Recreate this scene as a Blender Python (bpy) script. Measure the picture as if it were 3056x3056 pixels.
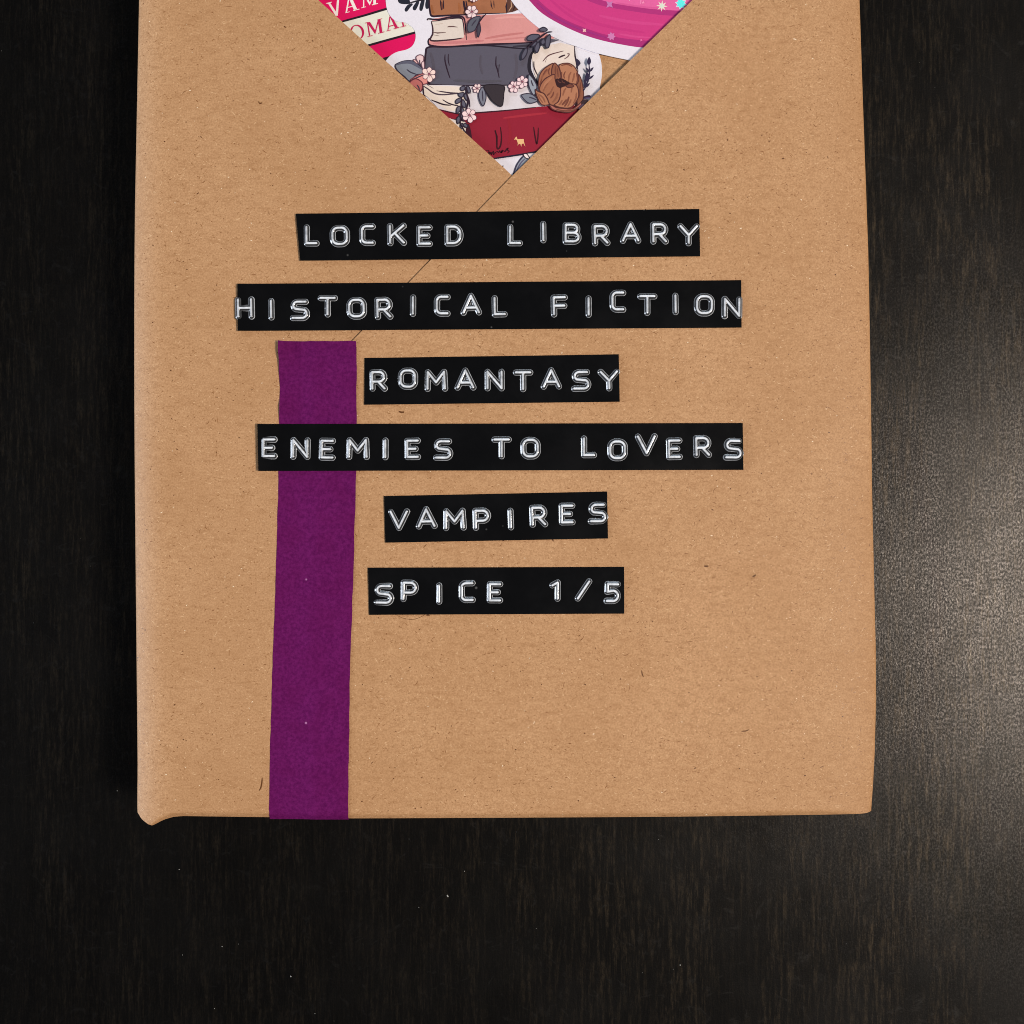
import bpy, bmesh, math, random
import numpy as np
from mathutils import Vector
from mathutils.geometry import tessellate_polygon
from mathutils.bvhtree import BVHTree

scene = bpy.context.scene
for o in list(bpy.data.objects):
    bpy.data.objects.remove(o)
col = scene.collection
MM = 0.001
T = 22.0                      # height of the parcel's face above the table, mm
CAM_D = 214.0                 # camera above that face, mm
FRAME = 3056 / 15.3           # width of the view on that face, mm
rnd = random.Random(7)

# ------------------------------------------------------------------ camera
cam = bpy.data.cameras.new('camera')
cam.sensor_width = 36
cam.angle = 2 * math.atan(FRAME / 2 / CAM_D)
cam.clip_start = 0.01
cam.clip_end = 50
co = bpy.data.objects.new('camera', cam)
co.location = (0, 0, (T + CAM_D) * MM)
col.objects.link(co)
scene.camera = co

# ------------------------------------------------------------------ world, lamps, exposure
w = bpy.data.worlds.new('World')
scene.world = w
w.use_nodes = True
w.node_tree.nodes['Background'].inputs[0].default_value = (0.80, 0.88, 1.0, 1)
w.node_tree.nodes['Background'].inputs[1].default_value = 0.06


def area(name, loc, energy, colour, sx, sy=None, target=(0, 0, 0.02)):
    l = bpy.data.lights.new(name, 'AREA')
    l.energy = energy
    l.color = colour
    l.shape = 'ELLIPSE' if sy else 'DISK'
    l.size = sx
    if sy:
        l.size_y = sy
    o = bpy.data.objects.new(name, l)
    o.location = loc
    o.rotation_euler = (Vector(target) - Vector(loc)).to_track_quat('-Z', 'Y').to_euler()
    col.objects.link(o)
    return o


area('ceiling_lamp', (0.98, -0.15, 1.50), 31, (1.0, 0.895, 0.79), 0.38)
area('room_lamp', (0.25, 2.3, 1.10), 17, (0.70, 0.85, 1.0), 1.2, 0.6)
area('wall_lamp', (-1.7, -0.15, 0.30), 36, (0.80, 0.88, 1.0), 0.8)
scene.cycles.filter_width = 1.0

scene.view_settings.view_transform = 'Standard'
scene.view_settings.look = 'None'
scene.view_settings.exposure = 0.0
scene.view_settings.gamma = 1.0


# ------------------------------------------------------------------ materials
def lin(r, g, b):
    f = lambda c: (c / 255 / 12.92) if c / 255 <= 0.04045 else ((c / 255 + 0.055) / 1.055) ** 2.4
    return (f(r), f(g), f(b), 1)


class NT:
    def __init__(s, name):
        s.m = bpy.data.materials.new(name)
        s.m.use_nodes = True
        s.t = s.m.node_tree
        s.bsdf = s.t.nodes['Principled BSDF']

    def n(s, typ, **kw):
        nd = s.t.nodes.new(typ)
        for k, v in kw.items():
            setattr(nd, k, v)
        return nd

    def put(s, a, b):
        if hasattr(a, 'is_output'):
            s.t.links.new(a, b)
        else:
            b.default_value = a

    def coords(s, scale=(1000, 1000, 1000), shift_random=0.0, rot=0.0):
        tc = s.n('ShaderNodeTexCoord')
        mp = s.n('ShaderNodeMapping')
        mp.inputs['Scale'].default_value = scale
        mp.inputs['Rotation'].default_value = (0, 0, rot)
        s.t.links.new(tc.outputs['Object'], mp.inputs['Vector'])
        if shift_random:
            oi = s.n('ShaderNodeObjectInfo')
            mu = s.math('MULTIPLY', oi.outputs['Random'], shift_random)
            s.t.links.new(mu, mp.inputs['Location'])
        return mp.outputs['Vector']

    def math(s, op, a, b=0.0, clamp=False):
        nd = s.n('ShaderNodeMath', operation=op, use_clamp=clamp)
        s.put(a, nd.inputs[0])
        s.put(b, nd.inputs[1])
        return nd.outputs[0]

    def noise(s, vec, scale, detail=2.0, rough=0.5):
        nd = s.n('ShaderNodeTexNoise')
        s.t.links.new(vec, nd.inputs['Vector'])
        nd.inputs['Scale'].default_value = scale
        nd.inputs['Detail'].default_value = detail
        nd.inputs['Roughness'].default_value = rough
        return nd.outputs['Fac']

    def ramp(s, fac, a, b, va=0.0, vb=1.0):
        nd = s.n('ShaderNodeMapRange', interpolation_type='SMOOTHSTEP')
        s.put(fac, nd.inputs[0])
        nd.inputs[1].default_value = a
        nd.inputs[2].default_value = b
        nd.inputs[3].default_value = va
        nd.inputs[4].default_value = vb
        return nd.outputs[0]

    def mix(s, fac, a, b, mode='MIX'):
        nd = s.n('ShaderNodeMix', data_type='RGBA', blend_type=mode)
        s.put(fac, nd.inputs['Factor'])
        s.put(a, nd.inputs['A'])
        s.put(b, nd.inputs['B'])
        return nd.outputs['Result']

    def specks(s, vec, scale, keep, size):
        """sparse flecks: 1 inside a fleck, 0 outside"""
        nd = s.n('ShaderNodeTexVoronoi')
        s.t.links.new(vec, nd.inputs['Vector'])
        nd.inputs['Scale'].default_value = scale
        sep = s.n('ShaderNodeSeparateColor')
        s.t.links.new(nd.outputs['Color'], sep.inputs[0])
        on = s.ramp(sep.outputs[0], 1 - keep, 1 - keep + 0.02)
        sz = s.math('MULTIPLY', sep.outputs[1], size)
        d = s.math('SUBTRACT', nd.outputs['Distance'], sz)
        ins = s.ramp(d, -0.03, 0.05, 1.0, 0.0)
        return s.math('MULTIPLY', on, ins)

    def bump(s, height, strength, dist):
        nd = s.n('ShaderNodeBump')
        nd.inputs['Strength'].default_value = strength
        nd.inputs['Distance'].default_value = dist * MM
        s.t.links.new(height, nd.inputs['Height'])
        s.t.links.new(nd.outputs[0], s.bsdf.inputs['Normal'])
        return nd


def make_kraft():
    k = NT('kraft_paper')
    base = k.coords(shift_random=90)
    str_h = k.n('ShaderNodeVectorMath', operation='MULTIPLY')
    k.t.links.new(base, str_h.inputs[0])
    str_h.inputs[1].default_value = (0.42, 1.0, 1.0)
    vh = str_h.outputs[0]
    # wobble so that the fibres do not all lie one way
    nz = k.n('ShaderNodeTexNoise')
    k.t.links.new(base, nz.inputs['Vector'])
    nz.inputs['Scale'].default_value = 0.8
    wob = k.n('ShaderNodeVectorMath', operation='MULTIPLY_ADD')
    k.t.links.new(nz.outputs['Color'], wob.inputs[0])
    wob.inputs[1].default_value = (0.5, 0.5, 0)
    k.t.links.new(vh, wob.inputs[2])
    vw = wob.outputs[0]
    fine = k.noise(base, 3.0, 4, 0.75)
    mid = k.noise(vw, 1.1, 5, 0.7)
    big = k.noise(base, 0.045, 3, 0.5)
    c = k.mix(k.ramp(fine, 0.30, 0.70), lin(168, 125, 85), lin(202, 157, 114))
    c = k.mix(k.ramp(mid, 0.50, 0.68, 0, 0.38), c, lin(152, 106, 64))
    c = k.mix(k.ramp(mid, 0.30, 0.46, 0.32, 0.0), c, lin(212, 170, 126))
    c = k.mix(k.ramp(big, 0.35, 0.65, 0.0, 0.25), c, lin(166, 120, 76))
    k.t.links.new(c, k.bsdf.inputs['Base Color'])
    k.bsdf.inputs['Roughness'].default_value = 0.62
    k.bsdf.inputs['Specular IOR Level'].default_value = 0.35
    h = k.math('ADD', fine, k.math('MULTIPLY', mid, 0.8))
    h = k.math('ADD', h, k.math('MULTIPLY', k.noise(base, 0.10, 2), 3.0))
    k.bump(h, 0.30, 0.12)
    return k.m


def make_wood():
    k = NT('dark_wood_veneer')
    g = k.coords((1000, 55, 1000))
    g2 = k.coords((1000, 180, 1000))
    b = k.coords()
    streak = k.noise(g, 0.42, 6, 0.78)
    pores = k.noise(g2, 1.8, 3, 0.65)
    broad = k.noise(k.coords((1000, 40, 1000)), 0.06, 3, 0.5)
    smudge = k.noise(b, 0.035, 5, 0.6)
    swirl = k.n('ShaderNodeTexNoise')
    k.t.links.new(b, swirl.inputs['Vector'])
    swirl.inputs['Scale'].default_value = 0.055
    swirl.inputs['Detail'].default_value = 3
    swirl.inputs['Distortion'].default_value = 2.6
    c = k.mix(k.ramp(streak, 0.35, 0.70), (0.0011, 0.0010, 0.0010, 1), (0.0024, 0.0021, 0.0019, 1))
    c = k.mix(k.ramp(pores, 0.50, 0.75, 0, 0.75), c, (0.0052, 0.0041, 0.0032, 1))
    c = k.mix(k.ramp(broad, 0.42, 0.62, 0, 0.3), c, (0.0010, 0.0010, 0.0010, 1))
    r = k.ramp(smudge, 0.3, 0.7, 0.285, 0.30)
    r = k.math('ADD', r, k.ramp(swirl.outputs['Fac'], 0.48, 0.62, 0.0, 0.008))
    h = k.math('ADD', k.math('MULTIPLY', pores, 0.8), streak)
    h = k.math('ADD', h, k.noise(b, 3.2, 3))
    bp = k.bump(h, 0.34, 0.05)
    # a thin satin varnish over the stained wood
    sp = k.mix(k.ramp(k.noise(k.coords((1000, 620, 1000)), 2.7, 3, 0.8), 0.40, 0.80), (0.0016, 0.0015, 0.0014, 1), (0.0440, 0.0402, 0.0375, 1))
    sp = k.mix(k.ramp(streak, 0.36, 0.60, 0.16, 0.0), sp, (0.0026, 0.0023, 0.0021, 1))
    sp = k.mix(k.ramp(swirl.outputs['Fac'], 0.40, 0.60, 0.0, 0.28), sp, (0.0030, 0.0028, 0.0026, 1))
    di = k.n('ShaderNodeBsdfDiffuse')
    gl = k.n('ShaderNodeBsdfAnisotropic', distribution='BECKMANN')
    ad = k.n('ShaderNodeAddShader')
    k.t.links.new(c, di.inputs['Color'])
    k.t.links.new(sp, gl.inputs['Color'])
    k.t.links.new(r, gl.inputs['Roughness'])
    for nd in (di, gl):
        k.t.links.new(bp.outputs[0], nd.inputs['Normal'])
    k.t.links.new(di.outputs[0], ad.inputs[0])
    k.t.links.new(gl.outputs[0], ad.inputs[1])
    wide = k.n('ShaderNodeBsdfAnisotropic', distribution='GGX')
    gr = k.ramp(k.noise(k.coords((1000, 90, 1000)), 1.15, 5, 0.72), 0.44, 0.66)
    gr = k.math('MULTIPLY', gr, k.ramp(k.noise(k.coords((1000, 380, 1000)), 1.7, 3, 0.7), 0.36, 0.62, 0.25, 1.0))
    gr = k.math('MULTIPLY', gr, k.ramp(k.noise(k.coords((1000, 160, 1000)), 0.07, 3, 0.6), 0.34, 0.62, 0.15, 1.0))
    wc = k.mix(gr, (0.0070, 0.0068, 0.0066, 1), (0.0340, 0.0268, 0.0190, 1))
    wisp = k.ramp(k.math('ABSOLUTE', k.math('SUBTRACT', swirl.outputs['Fac'], 0.5)), 0.0, 0.03, 1.0, 0.0)
    wisp = k.math('MULTIPLY', wisp, k.ramp(k.noise(b, 0.35, 4, 0.7), 0.45, 0.68))
    wc = k.mix(k.math('MULTIPLY', wisp, 0.55), wc, (0.024, 0.023, 0.022, 1))
    wc = k.mix(k.ramp(smudge, 0.42, 0.66, 0.0, 0.3), wc, (0.0165, 0.0160, 0.0155, 1))
    k.t.links.new(wc, wide.inputs['Color'])
    wide.inputs['Roughness'].default_value = 0.49
    k.t.links.new(bp.outputs[0], wide.inputs['Normal'])
    ad2 = k.n('ShaderNodeAddShader')
    k.t.links.new(ad.outputs[0], ad2.inputs[0])
    k.t.links.new(wide.outputs[0], ad2.inputs[1])
    k.t.links.new(ad2.outputs[0], k.t.nodes['Material Output'].inputs['Surface'])
    k.t.nodes.remove(k.bsdf)
    return k.m


def make_tape():
    k = NT('black_label_tape')
    b = k.coords(shift_random=50)
    dirt = k.specks(b, 0.28, 0.35, 0.05)
    haze = k.noise(b, 0.10, 4, 0.65)
    c = k.mix(k.ramp(haze, 0.35, 0.75), (0.0026, 0.0026, 0.0030, 1), (0.0040, 0.0040, 0.0046, 1))
    c = k.mix(k.math('MULTIPLY', dirt, 0.5), c, (0.20, 0.20, 0.20, 1))
    k.t.links.new(c, k.bsdf.inputs['Base Color'])
    k.t.links.new(k.ramp(haze, 0.3, 0.75, 0.15, 0.20), k.bsdf.inputs['Roughness'])
    k.bsdf.inputs['Specular IOR Level'].default_value = 0.42
    k.bump(k.noise(b, 0.25, 2), 0.12, 0.10)
    return k.m


def make_emboss():
    k = NT('whitened_and_lit_tape')
    at = k.n('ShaderNodeAttribute', attribute_name='whitening_and_light')  # stress whitening, with side light on the ridge rims painted in
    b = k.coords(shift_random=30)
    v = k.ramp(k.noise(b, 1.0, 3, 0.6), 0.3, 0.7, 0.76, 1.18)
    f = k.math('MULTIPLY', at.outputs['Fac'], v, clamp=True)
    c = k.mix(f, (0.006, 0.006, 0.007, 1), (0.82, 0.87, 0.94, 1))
    k.t.links.new(c, k.bsdf.inputs['Base Color'])
    k.bsdf.inputs['Roughness'].default_value = 0.11
    k.bsdf.inputs['Specular IOR Level'].default_value = 0.6
    k.bump(k.noise(b, 2.2, 2), 0.25, 0.04)
    return k.m


def make_ribbon():
    k = NT('purple_paper')
    b = k.coords()
    n1 = k.noise(b, 1.6, 5, 0.75)
    n2 = k.noise(b, 0.22, 3, 0.5)
    c = k.mix(k.ramp(n1, 0.3, 0.7), lin(82, 4, 72), lin(108, 22, 94))
    c = k.mix(k.ramp(n2, 0.4, 0.65, 0, 0.25), c, lin(88, 4, 68))
    c = k.mix(k.math('MULTIPLY', k.specks(b, 0.25, 0.14, 0.05), 0.8), c, lin(226, 160, 214))
    k.t.links.new(c, k.bsdf.inputs['Base Color'])
    k.bsdf.inputs['Roughness'].default_value = 0.8
    k.bsdf.inputs['Specular IOR Level'].default_value = 0.10
    k.bump(k.math('ADD', n1, n2), 0.3, 0.08)
    return k.m


_print = {}


def ink(r, g, b, grain=0.03):
    """printed sticker colour with a faint grain"""
    key = (r, g, b)
    if key not in _print:
        k = NT('print_%d_%d_%d' % key)
        v = k.coords()
        c0 = lin(r, g, b)
        n = k.ramp(k.noise(v, 3.0, 2, 0.7), 0.3, 0.7)
        c = k.mix(n, tuple(x * (1 - grain) for x in c0[:3]) + (1,), tuple(min(1, x * (1 + grain)) for x in c0[:3]) + (1,))
        k.t.links.new(c, k.bsdf.inputs['Base Color'])
        k.bsdf.inputs['Roughness'].default_value = 0.45
        k.bsdf.inputs['Specular IOR Level'].default_value = 0.3
        _print[key] = k.m
    return _print[key]


KRAFT, WOOD, TAPE, EMBOSS, PURPLE = make_kraft(), make_wood(), make_tape(), make_emboss(), make_ribbon()
DUST = ink(165, 165, 160)
FIBRE = ink(96, 58, 26)


# ------------------------------------------------------------------ helpers
def P(u, v):
    """image pixel coordinates (15.3 pixels to the mm) -> mm from the middle of the parcel's face"""
    return ((u - 1528) / 15.3, (1528 - v) / 15.3)


def link(name, me, mats, parent=None, loc=(0, 0, 0)):
    o = bpy.data.objects.new(name, me)
    for m in (mats if isinstance(mats, (list, tuple)) else [mats]):
        if not me.materials or m.name not in [x.name for x in me.materials]:
            me.materials.append(m)
    o.location = [c * MM for c in loc]
    if parent:
        o.parent = parent
    col.objects.link(o)
    return o


def mesh_from(name, verts, faces, mats=None, smooth=False):
    me = bpy.data.meshes.new(name)
    me.from_pydata([tuple(c * MM for c in v) for v in verts], [], faces)
    if mats is not None:
        me.polygons.foreach_set('material_index', mats)
    if smooth:
        me.polygons.foreach_set('use_smooth', [True] * len(me.polygons))
    me.update()
    return me


def thing(name, label, cat, group=None, loc=(0, 0, 0)):
    o = bpy.data.objects.new(name, None)
    o.empty_display_size = 0.01
    o.location = [c * MM for c in loc]
    col.objects.link(o)
    return tag(o, label, cat, group)


def tag(o, label, cat, group=None):
    o['label'] = label
    o['category'] = cat
    if group:
        o['group'] = group
    return o


def table_fn(pts, shift=0):
    xs = [p[0] for p in pts]
    ys = [p[1] + shift for p in pts]
    return lambda x: float(np.interp(x, xs, ys))


# ------------------------------------------------------------------ table
def build_table():
    X = 900.0
    bm = bmesh.new()
    bmesh.ops.create_cube(bm, size=1)
    for v in bm.verts:
        v.co = Vector((v.co.x * 2 * X, v.co.y * 2 * X * 0.7, (v.co.z - 0.5) * 30)) * MM
    bmesh.ops.bevel(bm, geom=bm.edges[:], offset=1.5 * MM, segments=3, affect='EDGES')
    me = bpy.data.meshes.new('table_top')
    bm.to_mesh(me)
    bm.free()
    o = link('table_top', me, WOOD)
    o['kind'] = 'structure'


build_table()

# ------------------------------------------------------------------ parcel
EDGE_L = table_fn([(-700, 420), (0, 410), (300, 404), (600, 398), (800, 396), (1000, 395.5), (1250, 396), (1500, 398), (1800, 401),
                   (2000, 403), (2300, 406), (2380, 405), (2420, 405), (2480, 408)], -11)
EDGE_R = table_fn([(-700, 2535), (0, 2566), (300, 2576), (776, 2593), (1200, 2600), (1500, 2604), (1800, 2611), (2000, 2616),
                   (2150, 2615), (2257, 2611), (2350, 2606), (2420, 2601), (2480, 2599)], 9)
EDGE_B = table_fn([(390, 2428), (405, 2439), (410, 2447), (417, 2453), (430, 2460), (444, 2467.5), (456, 2463), (475, 2453), (492, 2446), (508, 2441.5),
                   (530, 2438), (800, 2442), (1040, 2442), (1500, 2440), (2000, 2437), (2300, 2433), (2450, 2431), (2590, 2428), (2605, 2424)], 3)
V_TOP = -760
RAD = dict(l=(7.5, 2.0), r=(11.0, 1.6), b=(0.95, 0.75))
SINK = 0.8                    # how far the paper's face sits below its highest level near a bumped corner


def drop(d, rh, rv):
    if d >= rh:
        return 0.0
    if rh < 1:                # the sharp folded edge at the foot of the parcel: a flat crease
        return (rh - max(0.0, d)) / rh * rv
    q = max(0.0, min(1.0, (rh - d) / rh))
    e = max(0.0, min(1.0, (0.8 - d) / 0.8))
    return rv * q ** 2.2 + 0.55 * (1 - math.sqrt(max(0.0, 1 - e * e)))


def face_drop(x, y, e=0.0):
    u, v = x * 15.3 + 1528, 1528 - y * 15.3
    dl = (u - EDGE_L(v)) / 15.3 - e
    dr = (EDGE_R(v) - u) / 15.3 - e
    db = (EDGE_B(u) - v) / 15.3 - e
    return max(drop(dl, *RAD['l']), drop(dr, *RAD['r']), drop(db, *RAD['b']))


def wrap_grid(bm, z_top, e, z_side):
    """the parcel's face with its rounded rims and its sides, inset by e mm"""
    near = [0, .02, .06, .12, .22, .36, .55, .8, 1.1, 1.5, 2.0, 2.6, 3.3, 4.1, 5.0, 6.0, 7.5, 9.5, 12]
    W, H = 144.0, 209.0
    fs = [d / W for d in near] + [12 / W + (1 - 24 / W) * k / 14 for k in range(1, 14)] + [1 - d / W for d in reversed(near)]
    ft = [d / H for d in near] + [12 / H + (1 - 12 / H) * k / 20 for k in range(1, 21)]
    y_top = (1528 - V_TOP) / 15.3
    g = []
    for t in ft:
        row = []
        for s in fs:
            u_n = 396 + (2609 - 396) * s
            yb = (1528 - EDGE_B(u_n)) / 15.3 + e
            y = yb + (y_top - yb) * t
            v = 1528 - y * 15.3
            xl = (EDGE_L(v) - 1528) / 15.3 + e
            xr = (EDGE_R(v) - 1528) / 15.3 - e
            x = xl + (xr - xl) * s
            db = y - yb
            d = max(drop(x - xl, *RAD['l']), drop(xr - x, *RAD['r']), drop(db, *RAD['b']))
            row.append(bm.verts.new((x, y, z_top - d)))
        g.append(row)
    for j in range(len(ft) - 1):
        for i in range(len(fs) - 1):
            bm.faces.new((g[j][i], g[j][i + 1], g[j + 1][i + 1], g[j + 1][i])).smooth = True
    loop = [g[0][i] for i in range(len(fs))] + [g[j][-1] for j in range(1, len(ft))] + \
           [g[-1][i] for i in range(len(fs) - 2, -1, -1)] + [g[j][0] for j in range(len(ft) - 2, 0, -1)]
    low = [bm.verts.new((v.co.x, v.co.y, z_side)) for v in loop]
    n = len(loop)
    for i in range(n):
        bm.faces.new((loop[(i + 1) % n], loop[i], low[i], low[(i + 1) % n]))
    return low


def halfplane(a, b, keep):
    """vertical plane through the image pixels a, b; keep = an image pixel on the kept side"""
    A, B, K = Vector(P(*a)), Vector(P(*b)), Vector(P(*keep))
    d = (B - A).normalized()
    n = Vector((d.y, -d.x))
    if (K - A).dot(n) > 0:
        n = -n
    return Vector((A.x, A.y, 0)), Vector((n.x, n.y, 0))       # normal points to the removed side


def cut(bm, pl):
    bmesh.ops.bisect_plane(bm, geom=bm.verts[:] + bm.edges[:] + bm.faces[:], plane_co=pl[0], plane_no=pl[1], clear_outer=True)


def score(bm, pl, off):
    bmesh.ops.bisect_plane(bm, geom=bm.verts[:] + bm.edges[:] + bm.faces[:], plane_co=pl[0] - pl[1] * off, plane_no=pl[1])


def skirt(bm, th):
    """gives a paper sheet its thickness along every open edge"""
    be = [e for e in bm.edges if e.is_boundary]
    for e in be:
        e.smooth = False
    r = bmesh.ops.extrude_edge_only(bm, edges=be)
    for v in [g for g in r['geom'] if isinstance(g, bmesh.types.BMVert)]:
        v.co.z -= th
    for f in [g for g in r['geom'] if isinstance(g, bmesh.types.BMFace)]:
        f.smooth = False


def finish(bm, name):
    bmesh.ops.recalc_face_normals(bm, faces=bm.faces[:])
    for v in bm.verts:
        v.co *= MM
    me = bpy.data.meshes.new(name)
    bm.to_mesh(me)
    bm.free()
    return me


parcel = thing('wrapped_parcel', 'flat book-sized parcel wrapped in speckled brown kraft paper on the dark table', 'parcel')

bm = bmesh.new()
low = wrap_grid(bm, T - 1.05, 0.35, 0.03)
bm.faces.new(low)
link('wrapping_paper', finish(bm, 'wrapping_paper'), KRAFT, parcel)

LINE_A = halfplane((2070, 0), (1530, 524), (2000, 1500))
LINE_B = halfplane((1530, 524), (1060, 1009), (2000, 1500))
LINE_C = halfplane((930, 1000), (930, 2400), (2000, 1500))
LINE_L = halfplane((950, 0), (1530, 524), (600, 1500))
bm = bmesh.new()
wrap_grid(bm, T - 0.15, 0.14, 2.0)
cut(bm, LINE_L)
for off in (1.5, 4, 8, 14):
    score(bm, LINE_L, off)
for off in (-2.0, -1.0, -0.35, 0.1, 0.5, 1.5, 3):
    score(bm, LINE_B, off)
for v in bm.verts:
    d = -(v.co - LINE_L[0]).dot(LINE_L[1])
    if v.co.z > T - 0.5:
        v.co.z += 0.10 * math.exp(-d / 5) * min(1, max(0, (v.co.y - P(0, 560)[1]) / 8))
        sb = (v.co - LINE_B[0]).dot(LINE_B[1])
        if P(0, 1200)[1] < v.co.y:
            v.co.z -= 0.28 * math.exp(-((sb / 0.9) ** 2))
skirt(bm, 0.12)
flap1 = link('paper_flap', finish(bm, 'paper_flap'), KRAFT, parcel)

bm = bmesh.new()
wrap_grid(bm, T + 0.15, 0.0, 2.0)
cut(bm, LINE_A)
cut(bm, LINE_B)
cut(bm, LINE_C)
for off in (1.5, 4, 8, 14):
    score(bm, LINE_A, off)
for off in (1.5, 4, 8):
    score(bm, LINE_B, off)
for v in bm.verts:
    if v.co.z > T - 0.5:
        d = -(v.co - LINE_A[0]).dot(LINE_A[1])
        d2 = -(v.co - LINE_B[0]).dot(LINE_B[1])
        v.co.z += 0.46 * math.exp(-d / 5) * min(1, max(0, (v.co.y - P(0, 520)[1]) / 14))
        if v.co.y > P(0, 1000)[1]:
            v.co.z += 0.015 * math.exp(-max(0, d2) / 2)
skirt(bm, 0.13)
flap2 = link('paper_flap', finish(bm, 'paper_flap'), KRAFT, parcel)


def ribbon_strip(points, width, z, taper=True):
    """a drawn line as a thin flat band: returns verts, faces"""
    pts = [Vector(p) for p in points]
    n = len(pts)
    vs, fsx = [], []
    for i, p in enumerate(pts):
        d = (pts[min(n - 1, i + 1)] - pts[max(0, i - 1)])
        d = d.normalized() if d.length > 1e-9 else Vector((1, 0))
        nn = Vector((-d.y, d.x))
        ww = width / 2
        if taper:
            q = i / max(1, n - 1)
            ww *= 0.35 + 0.65 * math.sin(math.pi * min(1, max(0, q))) ** 0.5
        vs += [(p.x + nn.x * ww, p.y + nn.y * ww, z), (p.x - nn.x * ww, p.y - nn.y * ww, z)]
    for i in range(n - 1):
        fsx.append((2 * i + 1, 2 * i + 3, 2 * i + 2, 2 * i))
    return vs, fsx


def spline(pts, closed=False, sub=6):
    p = [Vector(q) for q in pts]
    n = len(p)
    if n < 3:
        return [tuple(q) for q in p]
    out = []
    rng = range(n) if closed else range(n - 1)
    for i in rng:
        g = (lambda k: p[k % n]) if closed else (lambda k: p[max(0, min(n - 1, k))])
        p0, p1, p2, p3 = g(i - 1), g(i), g(i + 1), g(i + 2)
        for k in range(sub):
            t = k / sub
            out.append(tuple(0.5 * ((2 * p1) + (p2 - p0) * t + (2 * p0 - 5 * p1 + 4 * p2 - p3) * t * t + (3 * p1 - p0 - 3 * p2 + p3) * t ** 3)))
    if not closed:
        out.append(tuple(p[-1]))
    return out


def scatter_flecks(flap, n_dark, n_pale, seed):
    """the paper's visible fibres and shives: small flat slivers lying on the sheet, joined into one part"""
    r = random.Random(seed)
    bm = bmesh.new()
    bm.from_mesh(flap.data)
    tree = BVHTree.FromBMesh(bm)
    bm.free()
    V, F, M = [], [], []
    tones = [(154, 109, 69), (132, 87, 50), (92, 54, 27), (219, 180, 138), (242, 220, 190)]
    made = 0
    lo, hi = (390, -60), (2620, 2470)
    for k in range(n_dark + n_pale):
        u, v = r.uniform(lo[0], hi[0]), r.uniform(lo[1], hi[1])
        x, y = P(u, v)
        if k < n_dark:
            q = r.random()
            tone = 0 if q < 0.66 else (1 if q < 0.962 else 2)
            L = r.lognormvariate(-0.80, 0.45) * (1.0, 0.95, 0.62)[tone]
            W = r.uniform(0.07, 0.15) * (1.0, 1.0, 1.7)[tone]
        else:
            q = r.random()
            tone = 3 if q < 0.965 else 4
            L = r.lognormvariate(-0.95, 0.45) * (0.95, 0.55)[tone - 3]
            W = r.uniform(0.06, 0.12) * (1.0, 1.6)[tone - 3]
        L = min(L, 1.5)
        an = r.gauss(0, 0.55) if r.random() < 0.72 else r.uniform(0, math.pi)
        bend = r.gauss(0, 0.16) * L
        ca, sa = math.cos(an), math.sin(an)
        quad = []
        for t, wd in ((-.5, .25), (-.17, 1), (.17, .9), (.5, .2)):
            px, py = t * L, bend * (1 - 4 * t * t)
            for sgn in (1, -1):
                ox, oy = px, py + sgn * wd * W / 2
                quad.append((x + ox * ca - oy * sa, y + ox * sa + oy * ca))
        pts = []
        for X, Y in quad:
            h = tree.ray_cast(Vector((X * MM, Y * MM, 0.05)), Vector((0, 0, -1)))
            if h[0] is None or h[0].z < (T - 4) * MM:
                break
            pts.append((X, Y, h[0].z / MM + 0.004))
        if len(pts) < 8 or max(p[2] for p in pts) - min(p[2] for p in pts) > 0.35:
            continue
        b = len(V)
        V += pts
        for i in range(3):
            F.append((b + 2 * i + 1, b + 2 * i + 3, b + 2 * i + 2, b + 2 * i))
            M.append(tone)
        made += 1
    me = mesh_from('paper_fibres', V, F)
    for tn in tones:
        m = ink(*tn)
        me.materials.append(m)
    me.polygons.foreach_set('material_index', M)
    o = bpy.data.objects.new('paper_fibres', me)
    o.parent = parcel
    o['kind'] = 'stuff'
    col.objects.link(o)


scatter_flecks(flap1, 9500, 8500, 3)
scatter_flecks(flap2, 9500, 8500, 4)


# two long fibres and a hair lying in the paper
def fibre(pts, wdt, z):
    vs, fc = ribbon_strip(spline([P(*q) for q in pts]), wdt, z)
    link('paper_fibre', mesh_from('paper_fibre', vs, fc), FIBRE, parcel)


fibre([(782, 2321), (781, 2335), (778, 2350), (773, 2360)], 0.28, T - 0.135)
fibre([(1185, 1836), (1205, 1845), (1235, 1848), (1262, 1838), (1268, 1832)], 0.09, T + 0.165)
fibre([(1190, 1228), (1200, 1231), (1206, 1229)], 0.35, T + 0.165)
fibre([(1915, 2000), (1916, 2010), (1920, 2020)], 0.2, T + 0.165)
fibre([(2212, 2182), (2225, 2181), (2234, 2177)], 0.22, T + 0.165)
fibre([(2245, 1722), (2251, 1718), (2256, 1715)], 0.28, T + 0.165)
fibre([(2101, 1689), (2107, 1690), (2113, 1689)], 0.34, T + 0.165)
fibre([(2237, 180), (2262, 183), (2275, 181)], 0.16, T + 0.165)

# ------------------------------------------------------------------ purple paper ribbon
RIB_L = table_fn([(1018, 833), (1100, 833), (1150, 836), (1230, 834), (1410, 831), (1480, 830), (1710, 823), (2050, 811), (2200, 807), (2400, 803), (2500, 804)])
RIB_R = table_fn([(1018, 1064), (1265, 1065), (1420, 1063), (1710, 1055), (2050, 1044), (2240, 1042), (2400, 1039), (2500, 1041)])


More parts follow.
